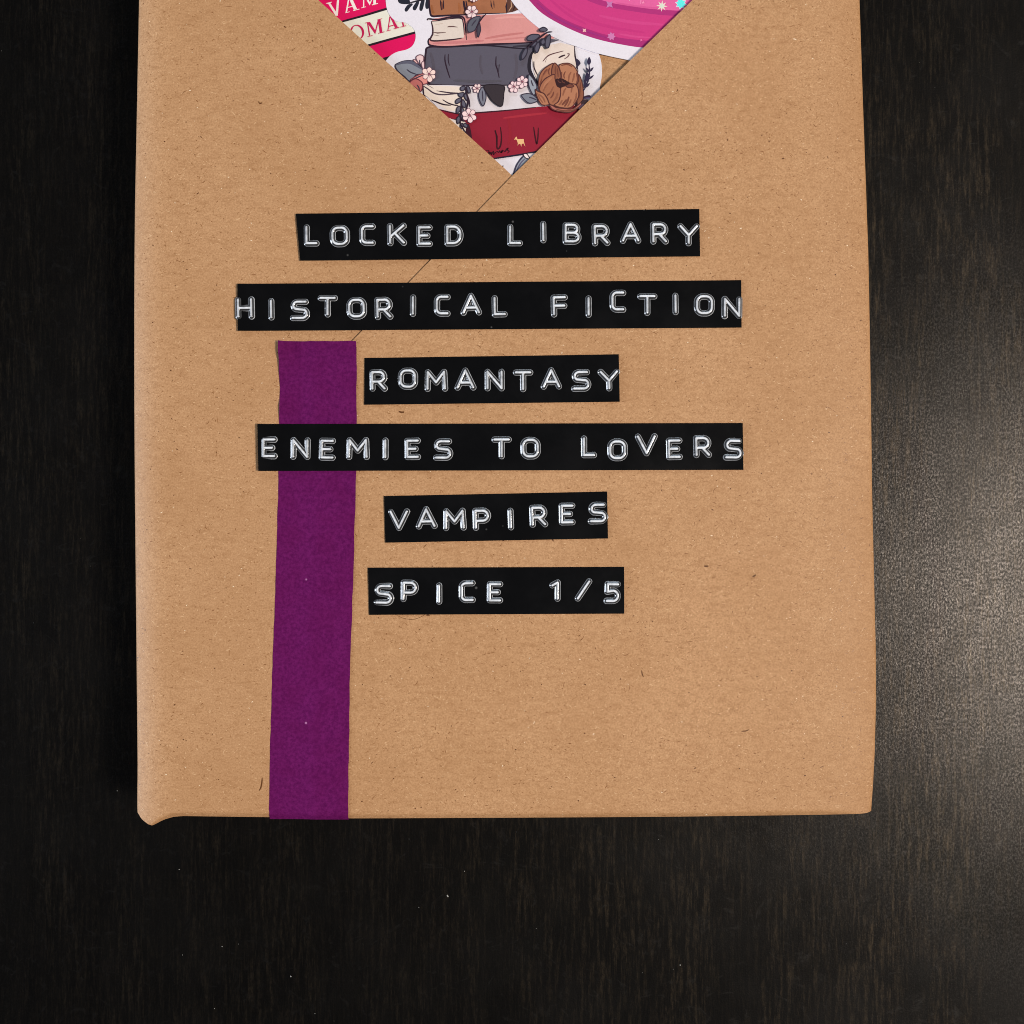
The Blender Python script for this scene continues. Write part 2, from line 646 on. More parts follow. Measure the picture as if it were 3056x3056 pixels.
def build_ribbon():
    bm = bmesh.new()
    rows = []
    yb = P(0, 2447)[1]
    y0 = P(0, 1018)[1]
    ys = [y0 + (yb + 3 - y0) * k / 50 for k in range(51)] + [yb + q for q in (2.2, 1.5, 1.0, .7, .45, .25, .1, .03, -0.05)]
    nx = 12
    for r, y in enumerate(ys):
        v = 1528 - y * 15.3
        row = []
        l, rr = RIB_L(v), RIB_R(v)
        jl, jr = rnd.uniform(-1.0, 1.0), rnd.uniform(-1.0, 1.0)
        for i in range(nx + 1):
            q = i / nx
            u = l + jl + (rr + jr - l - jl) * q
            x = P(u, v)[0]
            z = T - 0.03 + 0.30 * min(1, max(0, (u - 895) / 45)) - face_drop(x, max(y, yb + 0.0005), -0.1)
            up = math.exp(-((v - 1030) / 60) ** 2) + 0.7 * math.exp(-((v - 1222) / 17) ** 2)
            z += 1.1 * up * max(0, 1 - q * 5) ** 1.5
            jt = rnd.uniform(-1, 1) * 0.06 if r == 0 else 0
            row.append(bm.verts.new((x, y + jt, z)))
        rows.append(row)
    yy = ys[-1] - 0.06
    for z in (19.5, 15, 8, 3):
        rows.append([bm.verts.new((vv.co.x, yy, z)) for vv in rows[len(ys) - 1]])
    for a, b in zip(rows, rows[1:]):
        for i in range(nx):
            bm.faces.new((b[i], b[i + 1], a[i + 1], a[i])).smooth = True
    skirt(bm, 0.10)
    o = link('paper_ribbon', finish(bm, 'paper_ribbon'), PURPLE)
    tag(o, 'purple paper strip running down the parcel and over its lower edge', 'ribbon')


build_ribbon()


# ------------------------------------------------------------------ embossed labels
def arc(cx, cy, rx, ry, a0, a1, n=7):
    return [(cx + rx * math.cos(math.radians(a0 + (a1 - a0) * k / n)), cy + ry * math.sin(math.radians(a0 + (a1 - a0) * k / n))) for k in range(n + 1)]


def rounded(w, h, r):
    p = arc(w - r, h - r, r, r, 90, 0) + arc(w - r, r, r, r, 0, -90) + arc(r, r, r, r, -90, -180) + arc(r, h - r, r, r, 180, 90)
    return p + [p[0]]


GLYPH = {   # strokes in cap heights, width first
    'L': (.60, [[(0, 1), (0, 0), (.60, 0)]]),
    'O': (.88, [rounded(.88, 1, .34)]),
    'C': (.64, [[(.64, 1)] + arc(.26, .74, .26, .26, 90, 180) + arc(.26, .26, .26, .26, 180, 270) + [(.64, 0)]]),
    'K': (.80, [[(0, 0), (0, 1)], [(.80, 1), (.02, .36)], [(.28, .56), (.80, 0)]]),
    'E': (.64, [[(.64, 1), (0, 1), (0, 0), (.64, 0)], [(0, .5), (.50, .5)]]),
    'F': (.66, [[(.66, 1), (0, 1), (0, 0)], [(0, .5), (.62, .5)]]),
    'D': (.80, [[(0, 0), (0, 1)] + arc(.40, .5, .40, .5, 90, -90, 14) + [(0, 0)]]),
    'I': (.0, [[(0, 0), (0, 1)]]),
    'B': (.78, [[(0, 0), (0, 1)] + arc(.46, .76, .24, .24, 90, -90) + [(0, .52)], [(.46, .52)] + arc(.50, .26, .28, .26, 90, -90) + [(0, 0)]]),
    'R': (.74, [[(0, 0), (0, 1)] + arc(.44, .71, .28, .29, 90, -90) + [(0, .42)], [(.36, .42), (.74, 0)]]),
    'P': (.74, [[(0, 0), (0, 1)] + arc(.44, .70, .30, .30, 90, -90) + [(0, .40)]]),
    'A': (.94, [[(0, 0), (.47, 1), (.94, 0)], [(.17, .28), (.77, .28)]]),
    'Y': (.98, [[(0, 1), (.49, .46), (.98, 1)], [(.49, .46), (.49, 0)]]),
    'H': (.78, [[(0, 0), (0, 1)], [(.78, 0), (.78, 1)], [(0, .5), (.78, .5)]]),
    'S': (.86, [[(.78, 1)] + arc(.30, .76, .26, .24, 90, 240, 9) + arc(.60, .26, .26, .26, 62, -90, 9) + [(0, 0)]]),
    'T': (.86, [[(0, 1), (.86, 1)], [(.43, 1), (.43, 0)]]),
    'N': (.86, [[(0, 0), (0, 1), (.86, 0), (.86, 1)]]),
    'M': (1.06, [[(0, 0), (.04, 1), (.53, .38), (1.02, 1), (1.06, 0)]]),
    'V': (1.0, [[(0, 1), (.5, 0), (1.0, 1)]]),
    '1': (.32, [[(0, .82), (.32, 1), (.32, 0)]]),
    '/': (.70, [[(0, 0), (.70, 1)]]),
    '5': (.66, [[(.66, 1), (.05, 1), (.03, .56)] + arc(.36, .31, .30, .31, 80, -90, 9) + [(0, 0)]]),
}
CAP = 49 / 15.3               # cap height between stroke centres, mm
R_CORE, R_EDGE = 0.195, 0.61   # half widths of the whitened crown and of the whole ridge, mm


def letter_mesh(ch):
    w, strokes = GLYPH[ch]
    segs = []
    for s in strokes:
        q = [((x - w / 2) * CAP, (y - .5) * CAP) for x, y in s]
        segs += list(zip(q, q[1:]))
    m = R_EDGE + 0.12
    st = 0.062
    nx = int((w * CAP + 2 * m) / st) + 2
    ny = int((CAP + 2 * m) / st) + 2
    xs = -w * CAP / 2 - m + np.arange(nx) * st
    ys = -CAP / 2 - m + np.arange(ny) * st
    X, Y = np.meshgrid(xs, ys)
    D = np.full(X.shape, 9.0)
    HZ = np.zeros(X.shape)
    for (x0, y0), (x1, y1) in segs:
        dx, dy = x1 - x0, y1 - y0
        L2 = dx * dx + dy * dy + 1e-12
        t = np.clip(((X - x0) * dx + (Y - y0) * dy) / L2, 0, 1)
        d = np.hypot(X - x0 - t * dx, Y - y0 - t * dy)
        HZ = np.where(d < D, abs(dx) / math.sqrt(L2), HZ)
        D = np.minimum(D, d)
    q = np.clip((R_EDGE - D) / (R_EDGE - 0.12), 0, 1)
    Z = 0.36 * np.clip(1 - (D / R_EDGE) ** 2, 0, 1) ** 1.25 - 0.02 + 0 * q
    sm = lambda a, b, v: np.clip((v - a) / (b - a), 0, 1) ** 2 * (3 - 2 * np.clip((v - a) / (b - a), 0, 1))
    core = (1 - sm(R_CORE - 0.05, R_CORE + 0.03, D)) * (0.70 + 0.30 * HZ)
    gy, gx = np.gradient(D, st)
    rim = np.exp(-((D - (R_EDGE - 0.05)) / 0.05) ** 2) * (0.36 + 0.45 * np.clip(0.35 + 0.8 * gx - 0.25 * gy, 0, 1))  # right and lower rims brighter: side light painted over the stress line
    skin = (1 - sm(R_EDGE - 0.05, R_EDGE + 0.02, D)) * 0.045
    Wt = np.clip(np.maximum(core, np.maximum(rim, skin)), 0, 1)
    idx = -np.ones(X.shape, int)
    verts, wts, faces = [], [], []
    keep = D < R_EDGE + 0.09
    for j in range(ny - 1):
        for i in range(nx - 1):
            if keep[j, i] and keep[j, i + 1] and keep[j + 1, i + 1] and keep[j + 1, i]:
                f = []
                for jj, ii in ((j, i), (j, i + 1), (j + 1, i + 1), (j + 1, i)):
                    if idx[jj, ii] < 0:
                        idx[jj, ii] = len(verts)
                        verts.append((X[jj, ii], Y[jj, ii], Z[jj, ii]))
                        wts.append(Wt[jj, ii])
                    f.append(int(idx[jj, ii]))
                faces.append(f)
    me = mesh_from('letter', verts, faces, smooth=True)
    a = me.attributes.new('whitening_and_light', 'FLOAT', 'POINT')
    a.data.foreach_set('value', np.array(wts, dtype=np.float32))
    return me


_letters = {}


def build_label(text, quad, z, lift, label):
    """quad: top-left, top-right, bottom-right, bottom-left in image pixels"""
    th = 0.15
    tl, tr, br, bl = [Vector(P(*q)) for q in quad]
    c = (tl + tr + br + bl) / 4
    root = thing('embossed_label', label, 'label', 'black embossed labels on the parcel', (c.x, c.y, z))
    bm = bmesh.new()
    n, mrows = 60, 6
    rows = []
    for j in range(mrows + 1):
        b = j / mrows
        row = []
        for i in range(n + 1):
            a = i / n
            p = (bl.lerp(br, a)).lerp(tl.lerp(tr, a), b) - c
            L = (tr - tl).length
            zz = th + lift[0] * max(0, 1 - a * L / 5.0) ** 2 + lift[1] * max(0, 1 - (1 - a) * L / 5.0) ** 2
            zz += 0.03 * math.sin(a * L / 9 + z * 40) - 0.012 * (abs(2 * b - 1) ** 6)
            row.append(bm.verts.new((p.x, p.y, zz)))
        rows.append(row)
    for j in range(mrows):
        for i in range(n):
            bm.faces.new((rows[j][i], rows[j][i + 1], rows[j + 1][i + 1], rows[j + 1][i])).smooth = True
    skirt(bm, 0.13)
    link('tape', finish(bm, 'tape'), TAPE, root)
    ang = math.atan2((tr - tl).y, (tr - tl).x)
    L = (tr - tl).length
    for ch, u, v in text:
        if ch not in _letters:
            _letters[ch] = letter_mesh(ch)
        p = Vector(P(u, v)) - c
        a = (p.x + L / 2) / L
        zz = th + lift[0] * max(0, 1 - a * L / 5.0) ** 2 + lift[1] * max(0, 1 - (1 - a) * L / 5.0) ** 2 + 0.03 * math.sin(a * L / 9 + z * 40)
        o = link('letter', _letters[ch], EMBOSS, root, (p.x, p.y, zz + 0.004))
        o.rotation_euler.z = ang + math.radians(rnd.uniform(-1.2, 1.2))
        k = 1 + rnd.uniform(-0.02, 0.02)
        o.scale = (k, k, 1 + rnd.uniform(-0.1, 0.1))


ZL = T + 0.175
build_label([('L', 931, 704), ('O', 1015, 706), ('C', 1097, 702), ('K', 1185, 701), ('E', 1267, 705), ('D', 1355, 703), ('L', 1537, 703), ('I', 1621, 694),
             ('B', 1707, 698), ('R', 1793, 702), ('A', 1881, 695.5), ('R', 1967, 697), ('Y', 2054, 702)],
            [(884, 639), (2086, 625), (2088.5, 766), (897, 779)], ZL, (0.06, 0.05),
            'topmost black embossed label, just below the tip of the V-shaped opening')
build_label([('H', 733, 921), ('I', 811, 924), ('S', 896, 926), ('T', 979, 915), ('O', 1065, 921), ('R', 1146, 921), ('I', 1233, 913), ('C', 1320, 912),
             ('A', 1406, 909), ('L', 1491, 915), ('F', 1669, 914), ('I', 1756, 916), ('C', 1843, 900), ('T', 1931, 910), ('I', 2015, 908), ('O', 2101, 911), ('N', 2183, 919)],
            [(710.5, 848), (2211, 837), (2212, 978.5), (712, 988.5)], ZL, (0.25, 0.10),
            'longest black embossed label, right above the purple strip and reading HISTORICAL FICTION')
build_label([('R', 1130, 1136), ('O', 1218, 1131), ('M', 1302, 1136), ('A', 1389, 1132), ('N', 1476, 1135), ('T', 1561, 1137), ('A', 1645, 1130), ('S', 1734, 1136), ('Y', 1817, 1135)],
            [(1089, 1069), (1846, 1058), (1849, 1199.5), (1088, 1208.5)], ZL, (0.10, 0.08),
            'short black embossed label beside the top of the purple strip, reading ROMANTASY')
build_label([('E', 805, 1337), ('N', 898, 1339), ('E', 978, 1341), ('M', 1069, 1339), ('I', 1151, 1340), ('E', 1232, 1340), ('S', 1323, 1342), ('T', 1497, 1337), ('O', 1583, 1338),
             ('L', 1757, 1334), ('O', 1842, 1343), ('V', 1928, 1328), ('E', 2011, 1340), ('R', 2095, 1333), ('S', 2187, 1341)],
            [(771, 1266), (2215, 1263), (2217, 1402.5), (774, 1406)], T + 0.30, (0.45, 0.10),
            'long black embossed label crossing over the purple strip, reading ENEMIES TO LOVERS')
build_label([('V', 1191, 1551), ('A', 1273, 1545), ('M', 1357, 1550), ('P', 1438, 1549), ('I', 1524, 1549), ('R', 1607, 1540), ('E', 1692, 1534), ('S', 1784, 1531)],
            [(1147, 1480.5), (1811.5, 1467), (1814, 1607), (1151, 1619.5)], ZL, (0.14, 0.08),
            'shortest black embossed label, reading VAMPIRES, tilted up to the right')
build_label([('S', 1146, 1773), ('P', 1223, 1763), ('I', 1311, 1771), ('C', 1394, 1765), ('E', 1477, 1767), ('1', 1656, 1762), ('/', 1741, 1760), ('5', 1827, 1768)],
            [(1099, 1694), (1862, 1691.5), (1862.5, 1831), (1103, 1834.5)], ZL, (0.14, 0.06),
            'lowest black embossed label, reading SPICE 1/5')


# ------------------------------------------------------------------ stickers in the opening
class Sticker:
    def __init__(s, label, outline, z0, z1, colour, group='stickers tucked into the opening'):
        pts = [P(*q) for q in outline]
        cx = sum(p[0] for p in pts) / len(pts)
        cy = sum(p[1] for p in pts) / len(pts)
        s.c = (cx, cy, z0)
        s.root = thing('sticker', label, 'sticker', group, s.c)
        s.z = z1 - z0
        s.k = 0
        n = len(pts)
        vs = [(p[0] - cx, p[1] - cy, 0) for p in pts] + [(p[0] - cx, p[1] - cy, s.z) for p in pts]
        tri = tessellate_polygon([[Vector((p[0], p[1], 0)) for p in pts]])
        fs = [tuple(i + n for i in t) for t in tri] + [tuple(reversed(t)) for t in tri]
        fs += [(i, (i + 1) % n, (i + 1) % n + n, i + n) for i in range(n)]
        bm = bmesh.new()
        me = mesh_from('backing', vs, fs)
        bm.from_mesh(me)
        bmesh.ops.recalc_face_normals(bm, faces=bm.faces[:])
        bm.to_mesh(me)
        bm.free()
        link('backing', me, ink(*colour), s.root)

    def level(s):
        s.k += 1
        return s.z + 0.0022 * s.k

    def loc(s, pts):
        return [(P(*q)[0] - s.c[0], P(*q)[1] - s.c[1]) for q in pts]

    def art(s, name, fills=(), lines=(), closed_ink=None, w=4.5):
        """one printed motif. fills: (points, colour) drawn in order; lines: (points, colour, width)"""
        V, F, M, mats = [], [], [], []

        def mi(c):
            m = ink(*c)
            if m not in mats:
                mats.append(m)
            return mats.index(m)

        for pts, colr in fills:
            z = s.level()
            p = s.loc(pts)
            b = len(V)
            V += [(x, y, z) for x, y in p]
            for t in tessellate_polygon([[Vector((x, y, 0)) for x, y in p]]):
                a, bb, cc = [Vector(p[i]) for i in t]
                if (bb - a).cross(cc - a) < 0:
                    t = (t[0], t[2], t[1])
                F.append(tuple(b + i for i in t))
                M.append(mi(colr))
            if closed_ink:
                z = s.level()
                q = p + [p[0]]
                vs, fs = ribbon_strip(q, w / 15.3, z, False)
                b = len(V)
                V += vs
                F += [tuple(b + i for i in f) for f in fs]
                M += [mi(closed_ink)] * len(fs)
        for pts, colr, lw in lines:
            z = s.level()
            vs, fs = ribbon_strip(s.loc(pts), lw / 15.3, z)
            b = len(V)
            V += vs
            F += [tuple(b + i for i in f) for f in fs]
            M += [mi(colr)] * len(fs)
        me = mesh_from(name, V, F)
        for m in mats:
            me.materials.append(m)
        me.polygons.foreach_set('material_index', M)
        o = bpy.data.objects.new(name, me)
        o.parent = s.root
        col.objects.link(o)
        return o


def fr(ox, oy, sc):
    """maps zoomed-crop coordinates back to image pixels: a part of the image enlarged by 1/sc"""
    return lambda pts: [(ox + x * sc, oy + y * sc) for x, y in pts]


ZA = fr(900, 0, 0.36232)
ZB = fr(1400, 0, 0.38820)
Z1 = fr(1150, 0, 0.15528)
Z2 = fr(1150, 150, 0.15528)
Z3 = fr(1540, 90, 0.15528)
Z4 = fr(1400, 380, 0.15528)
Z5 = fr(1780, 0, 0.16563)
Z6 = fr(930, 0, 0.15528)
S = lambda pts, sub=6: spline(pts, True, sub)
C = lambda pts, sub=6: spline(pts, False, sub)
INK = (44, 26, 42)
WHITE = (230, 226, 236)

# ---- red and cream sticker, lowest
RED, CREAM, BLK = (222, 8, 92), (230, 228, 214), (38, 20, 34)
st = Sticker('red and cream striped sticker with serif lettering, leftmost in the opening',
             Z6([(-200, -420), (1400, -880), (2050, -700), (2150, 300), (2100, 900), (1700, 1250), (900, 1300), (100, 700)]), T - 1.02, T - 0.90, RED)
st.art('printed_band', [(Z6([(-100, 545), (580, 353), (1000, 236), (1410, 112), (2100, -90), (2100, -55), (1410, 158), (1000, 280), (580, 392), (-100, 590)]), BLK)])
st.art('printed_band', [(Z6([(-100, 590), (580, 392), (1000, 280), (1410, 158), (2100, -55), (2110, 535), (1932, 580), (1400, 725), (1060, 818), (300, 1020)]), CREAM)])
st.art('printed_band', [(Z6([(300, 1020), (1060, 818), (1400, 722), (1932, 578), (2110, 530), (2110, 575), (1932, 622), (1400, 768), (1060, 862), (300, 1065)]), BLK)])
st.art('printed_band', [(Z6([(1000, 1185), (1360, 1075), (1430, 1055), (1800, 955), (1800, 1180), (1400, 1260), (1050, 1290)]), BLK)])
LW = (244, 232, 226)


def serif(polys, colr):
    st.art('printed_letter', [(Z6(p), colr) for p in polys])


serif([[(255, 22), (372, -8), (374, 4), (345, 22), (450, 180), (488, 262), (445, 262), (310, 40)], [(452, 190), (478, -80), (518, -90), (490, 262), (470, 255)],
       [(440, -75), (560, -110), (562, -98), (445, -62)]], LW)
serif([[(690, -90), (718, -95), (672, 175), (655, 200), (640, 195)], [(632, 202), (716, 180), (718, 192), (634, 214)], [(690, -100), (745, -115), (860, 130), (800, 150)],
       [(785, 158), (905, 126), (908, 140), (790, 172)], [(668, 100), (790, 68), (796, 84), (668, 116)]], LW)
serif([[(978, -130), (1000, -135), (1000, 96), (976, 100)], [(944, 106), (1030, 84), (1032, 96), (946, 118)], [(985, -140), (1035, -150), (1120, 30), (1105, 64)],
       [(1105, 64), (1100, 30), (1190, -190), (1205, -160)], [(1170, -190), (1220, -200), (1228, 35), (1176, 48)], [(1146, 50), (1264, 18), (1268, 32), (1150, 64)]], LW)
RL = (196, 20, 84)


def ring(cx, cy, rx, ry, ix, iy, off, rot):
    a = []
    n = 36
    for k in range(n + 1):
        t = 2 * math.pi * k / n
        a.append((rx * math.cos(t), ry * math.sin(t)))
    for k in range(n, -1, -1):
        t = 2 * math.pi * k / n
        a.append((off + ix * math.cos(t), iy * math.sin(t)))
    c, s_ = math.cos(rot), math.sin(rot)
    return [(cx + x * c - y * s_, cy + x * s_ + y * c) for x, y in a]


serif([ring(862, 582, 136, 146, 92, 128, 0, -0.30)], RL)
serif([[(1050, 395), (1072, 390), (1118, 645), (1092, 652)], [(1062, 664), (1160, 638), (1163, 650), (1066, 676)], [(1008, 402), (1072, 384), (1074, 396), (1012, 414)],
       [(1055, 395), (1108, 382), (1222, 560), (1212, 622)], [(1212, 622), (1200, 590), (1262, 345), (1288, 345)], [(1262, 336), (1312, 322), (1350, 580), (1298, 594)],
       [(1248, 340), (1338, 314), (1341, 326), (1250, 352)], [(1268, 598), (1388, 566), (1392, 580), (1272, 612)]], RL)
serif([[(1486, 280), (1508, 275), (1468, 540), (1448, 548)], [(1430, 554), (1512, 532), (1514, 544), (1432, 567)], [(1484, 250), (1528, 270), (1650, 488), (1596, 502)],
       [(1566, 512), (1676, 482), (1680, 496), (1570, 526)], [(1476, 462), (1596, 428), (1600, 446), (1474, 480)]], RL)
serif([[(1690, 250), (1720, 240), (1772, 462), (1745, 470)], [(1700, 478), (1804, 450), (1808, 464), (1704, 492)]], RL)

# ---- book-stack sticker
st = Sticker('white-edged sticker with a drawn stack of books and flowers in the opening',
             C(ZA([(690, -300), (686, -100), (690, 0), (700, 60), (728, 118), (778, 160), (850, 172), (905, 205), (933, 250), (934, 312), (908, 365), (860, 395), (790, 412), (735, 440), (690, 488), (630, 590)]))
             + ZA([(700, 900), (1000, 1250), (1400, 1600), (1800, 1650)]) + ZB([(700, 1150), (1000, 900)])
             + C(Z3([(1720, 1270), (1640, 1130), (1618, 1075), (1640, 950), (1660, 800), (1645, 600), (1595, 420), (1500, 250)])) + ZB([(800, 200), (500, -200), (300, -300)]),
             T - 0.88, T - 0.76, WHITE)
# fine leaves at the top left
for a in ([(240, 0), (300, 40), (430, 45), (470, 20), (430, -60), (250, -60)], [(375, 185), (365, 140), (420, 60), (500, 30), (520, 55), (470, 110), (415, 182)],
          [(530, 155), (520, 110), (560, 40), (620, -30), (645, 0), (620, 80), (575, 160)], [(655, 165), (648, 110), (668, 20), (700, -40), (748, -40), (735, 60), (700, 168)],
          [(770, 125), (762, 40), (790, -60), (850, -60), (850, 60), (820, 130)]):
    st.art('printed_leaf', [(S(Z1(a)), (34, 36, 50))])
st.art('printed_stem', [], [(C(Z1([(440, 30), (620, -20), (850, -60)])), (40, 34, 44), 5)])
# brown book
BRN = (164, 106, 74)
st.art('printed_book', [(C(Z1([(838, -160), (835, 40), (850, 180), (888, 272)])) + Z1([(1200, 262), (1500, 252)]) + ZA([(1520, 98), (1690, 92), (1688, 40), (1692, -60)]), BRN)],
       [(C(Z1([(838, -100), (838, 40), (852, 180), (890, 275), (1050, 272), (1220, 262), (1500, 252)]), 5) + ZA([(1520, 98), (1690, 93)]), INK, 6),
        (ZA([(1690, 93), (1686, 40), (1700, -20)]), INK, 6),
        (C(Z1([(1055, -30), (1062, 60), (1075, 165)])), INK, 4), (C(Z1([(1110, -30), (1112, 60), (1120, 140)])), INK, 3.5),
        (C(Z1([(1075, 0), (1085, 80), (1095, 150)])), (110, 60, 44), 5),
        (ZA([(1558, -10), (1562, 30), (1572, 60)]), INK, 3.5), (ZA([(1582, -10), (1584, 20), (1586, 50)]), INK, 3),
        (C(Z1([(1500, -20), (1520, 100), (1552, 240)])), INK, 7), (C(Z1([(1545, -20), (1560, 60), (1570, 120)])), INK, 4),
        (C(Z1([(880, 60), (900, 180), (930, 220)])), (150, 90, 54), 6), (C(Z1([(1400, 20), (1420, 120), (1410, 220)])), (160, 98, 60), 6)])
st.art('printed_page_block', [(ZA([(1692, -60), (1694, 92), (1740, 84), (1800, 62), (1800, -60)]), (92, 58, 48))],
       [(ZA([(1705, 80), (1730, 40), (1725, -10)]), (190, 150, 120), 4), (ZA([(1740, 78), (1760, 30), (1745, -20)]), (44, 26, 30), 5)])
# pink book
PNK = (216, 148, 145)
st.art('printed_book', [(ZA([(1075, 140), (1190, 122), (1400, 112), (1700, 102), (1820, 96), (1960, 150), (2100, 300), (1900, 335), (1500, 352), (1200, 372), (1062, 362)])
                         + C(ZA([(1062, 362), (1044, 340), (1048, 312), (1075, 300)])), PNK)],
       [(C(ZA([(1075, 300), (1048, 308), (1042, 338), (1066, 362), (1200, 373), (1500, 353), (1900, 337), (2050, 300)])), INK, 5.5),
        (C(Z1([(800, 360), (825, 330), (1000, 345), (1230, 300), (1420, 288), (1500, 310), (1530, 420), (1555, 740)])), INK, 5.5),
        (C(Z1([(870, 380), (1000, 375), (1200, 340), (1440, 318), (1490, 400), (1515, 640)])), INK, 4.5),
        (C(ZB([(120, 285), (250, 262), (420, 240)])), (196, 122, 120), 7), (C(ZB([(180, 300), (320, 285), (430, 275)])), (202, 130, 128), 5),
        (C(ZB([(200, 130), (320, 118), (430, 122)])), (226, 162, 156), 7), (C(ZA([(1080, 345), (1300, 335), (1500, 322)])), (200, 126, 128), 8)])
st.art('printed_page_block', [(C(Z1([(878, 385), (1000, 378), (1200, 345), (1430, 330), (1480, 400), (1505, 660), (1480, 700)])) + C(Z1([(1480, 700), (1250, 738), (880, 750), (905, 600), (878, 385)])), (222, 208, 198))],
       [(C(Z1([(878, 385), (905, 500), (905, 620), (880, 750), (1250, 735), (1480, 700)])), (60, 36, 46), 5),
        (Z1([(1185, 490), (1220, 480), (1300, 480), (1385, 492)]), (104, 76, 74), 4), (Z1([(915, 590), (1000, 605), (1160, 592)]), (104, 76, 74), 4),
        (Z1([(915, 640), (1035, 662)]), (104, 76, 74), 3.5), (Z1([(960, 440), (1100, 420)]), (206, 188, 176), 6)])
# grey book with its page end
GRY = (90, 86, 100)
st.art('printed_book', [(ZA([(1045, 374), (1200, 374), (1500, 356), (1900, 338)]) + ZB([(560, 280), (700, 295), (560, 340), (490, 390)]) + C(ZB([(478, 420), (468, 510), (500, 580), (535, 640)])) + ZB([(300, 660)])
                         + C(ZA([(1700, 690), (1400, 695), (1062, 682), (1030, 655), (1010, 570), (1018, 430), (1045, 374)])), GRY)],
       [(C(ZA([(1060, 682), (1030, 655), (1010, 570), (1020, 430), (1045, 376), (1200, 374), (1500, 358), (1900, 340)])), INK, 5.5),
        (C(ZA([(1030, 660), (1062, 684), (1400, 697), (1700, 692), (1780, 680)])), INK, 5),
        (C(ZA([(1220, 376), (1500, 362), (1740, 382), (1880, 392)])), (34, 26, 40), 4.5),
        (ZA([(1740, 370), (1900, 362), (1990, 330)]), (56, 50, 62), 9),
        (C(ZB([(492, 385), (468, 440), (464, 520), (495, 590), (535, 640)])), (34, 28, 40), 11),
        (C(ZA([(1180, 435), (1180, 490), (1200, 570), (1222, 635)])), INK, 4), (C(ZA([(1208, 432), (1206, 480), (1216, 530)])), INK, 3),
        (C(ZA([(1602, 450), (1600, 520), (1612, 560), (1628, 632)])), INK, 4), (ZA([(1600, 540), (1628, 520), (1622, 580)]), INK, 3),
        (C(ZA([(1475, 440), (1470, 520), (1488, 600)])), (84, 78, 90), 6), (C(ZA([(1060, 420), (1085, 540), (1080, 640)])), (84, 78, 90), 8),
        (C(ZA([(1760, 430), (1770, 540), (1750, 640)])), (86, 80, 92), 7), (C(ZA([(1250, 650), (1450, 660), (1650, 655)])), (84, 80, 90), 8)])
st.art('printed_page_block', [(C(ZB([(545, 640), (505, 560), (488, 470), (492, 400), (560, 350), (640, 330), (700, 318)])) + ZB([(810, 342), (818, 420), (830, 500), (840, 560), (700, 640)]), (228, 212, 202))],
       [(ZB([(810, 338), (816, 420), (830, 490), (840, 540)]), INK, 5), (C(Z3([(515, 575), (600, 480), (700, 430), (920, 372)])), (96, 62, 66), 3.6),
        (Z3([(560, 595), (590, 520)]), (96, 62, 66), 3), (C(Z3([(820, 505), (880, 475), (950, 450)])), (58, 34, 44), 5), (C(Z3([(930, 530), (1000, 480), (1025, 430), (980, 430)])), (120, 92, 92), 3.5),
        (C(Z3([(345, 570), (350, 700), (420, 850)])), INK, 4)])
st.art('printed_leaf', [(S(Z3([(1150, 520), (1210, 550), (1245, 610), (1200, 670), (1155, 720), (1165, 620)])), (48, 42, 66))])
# pale book under it
st.art('printed_book', [(ZA([(1000, 690), (1200, 690), (1450, 702), (1700, 696), (1932, 690), (2060, 760), (2060, 850), (1932, 872), (1700, 896), (1450, 917), (1290, 927), (1130, 890), (1010, 760)]), (220, 212, 218))],
       [(C(ZA([(1000, 700), (1005, 760), (1020, 800)])), INK, 5)])
st.art('printed_page_block', [(ZA([(1002, 692), (1150, 696), (1340, 705), (1340, 915), (1200, 900), (1010, 770)]), (232, 216, 204))],
       [(C(Z2([(700, 650), (800, 710), (930, 800), (1100, 830), (1400, 805), (1650, 800)])), (78, 62, 72), 4.5), (Z2([(980, 755), (1100, 775), (1250, 795), (1400, 795)]), (58, 40, 56), 4),
        (C(Z2([(875, 930), (1000, 980), (1120, 1020), (1260, 1035)])), INK, 4.5), (C(Z2([(1095, 925), (1200, 990), (1320, 1030), (1400, 1040)])), INK, 4), (Z2([(800, 640), (920, 710)]), (96, 84, 92), 4)])
# red book
DR = (146, 28, 50)
st.art('printed_book', [(ZA([(1100, 880), (1290, 926), (1450, 917), (1700, 897), (1932, 872)]) + ZB([(400, 822), (620, 806), (880, 800), (900, 900), (640, 1138), (560, 1150), (185, 1212)]) + ZA([(1480, 1320), (1200, 1150)]), DR)],
       [(C(ZA([(1100, 885), (1290, 928), (1450, 919), (1700, 899), (1932, 874)])), (60, 18, 34), 4.5), (ZB([(100, 1228), (185, 1212), (400, 1180), (560, 1150), (640, 1136)]), (30, 22, 44), 5),
        (C(Z4([(490, 40), (525, 150), (535, 370), (575, 380), (610, 300), (620, 150), (600, -30)])), (60, 8, 22), 5), (Z4([(500, 30), (530, 160), (540, 340)]), (50, 6, 20), 6),
        (C(Z4([(1240, -30), (1262, 120), (1300, 300), (1325, 150), (1330, -20)])), (60, 8, 22), 4.5), (Z4([(1250, 0), (1265, 180)]), (50, 6, 20), 5),
        (C(ZA([(1700, 960), (1720, 1100), (1700, 1180)])), (148, 28, 46), 8), (C(ZB([(260, 900), (420, 880), (600, 860)])), (168, 42, 58), 7)])
st.art('printed_page_block', [(ZA([(1180, 960), (1270, 975), (1345, 990), (1372, 1060), (1340, 1110), (1240, 1060)]), (232, 220, 214))], [(ZA([(1230, 970), (1290, 978), (1365, 1000)]), (60, 40, 60), 4)])
st.art('printed_mark', [(S(ZA([(1370, 1010), (1392, 1060), (1402, 1130), (1385, 1130), (1350, 1080)])), (62, 20, 38))])
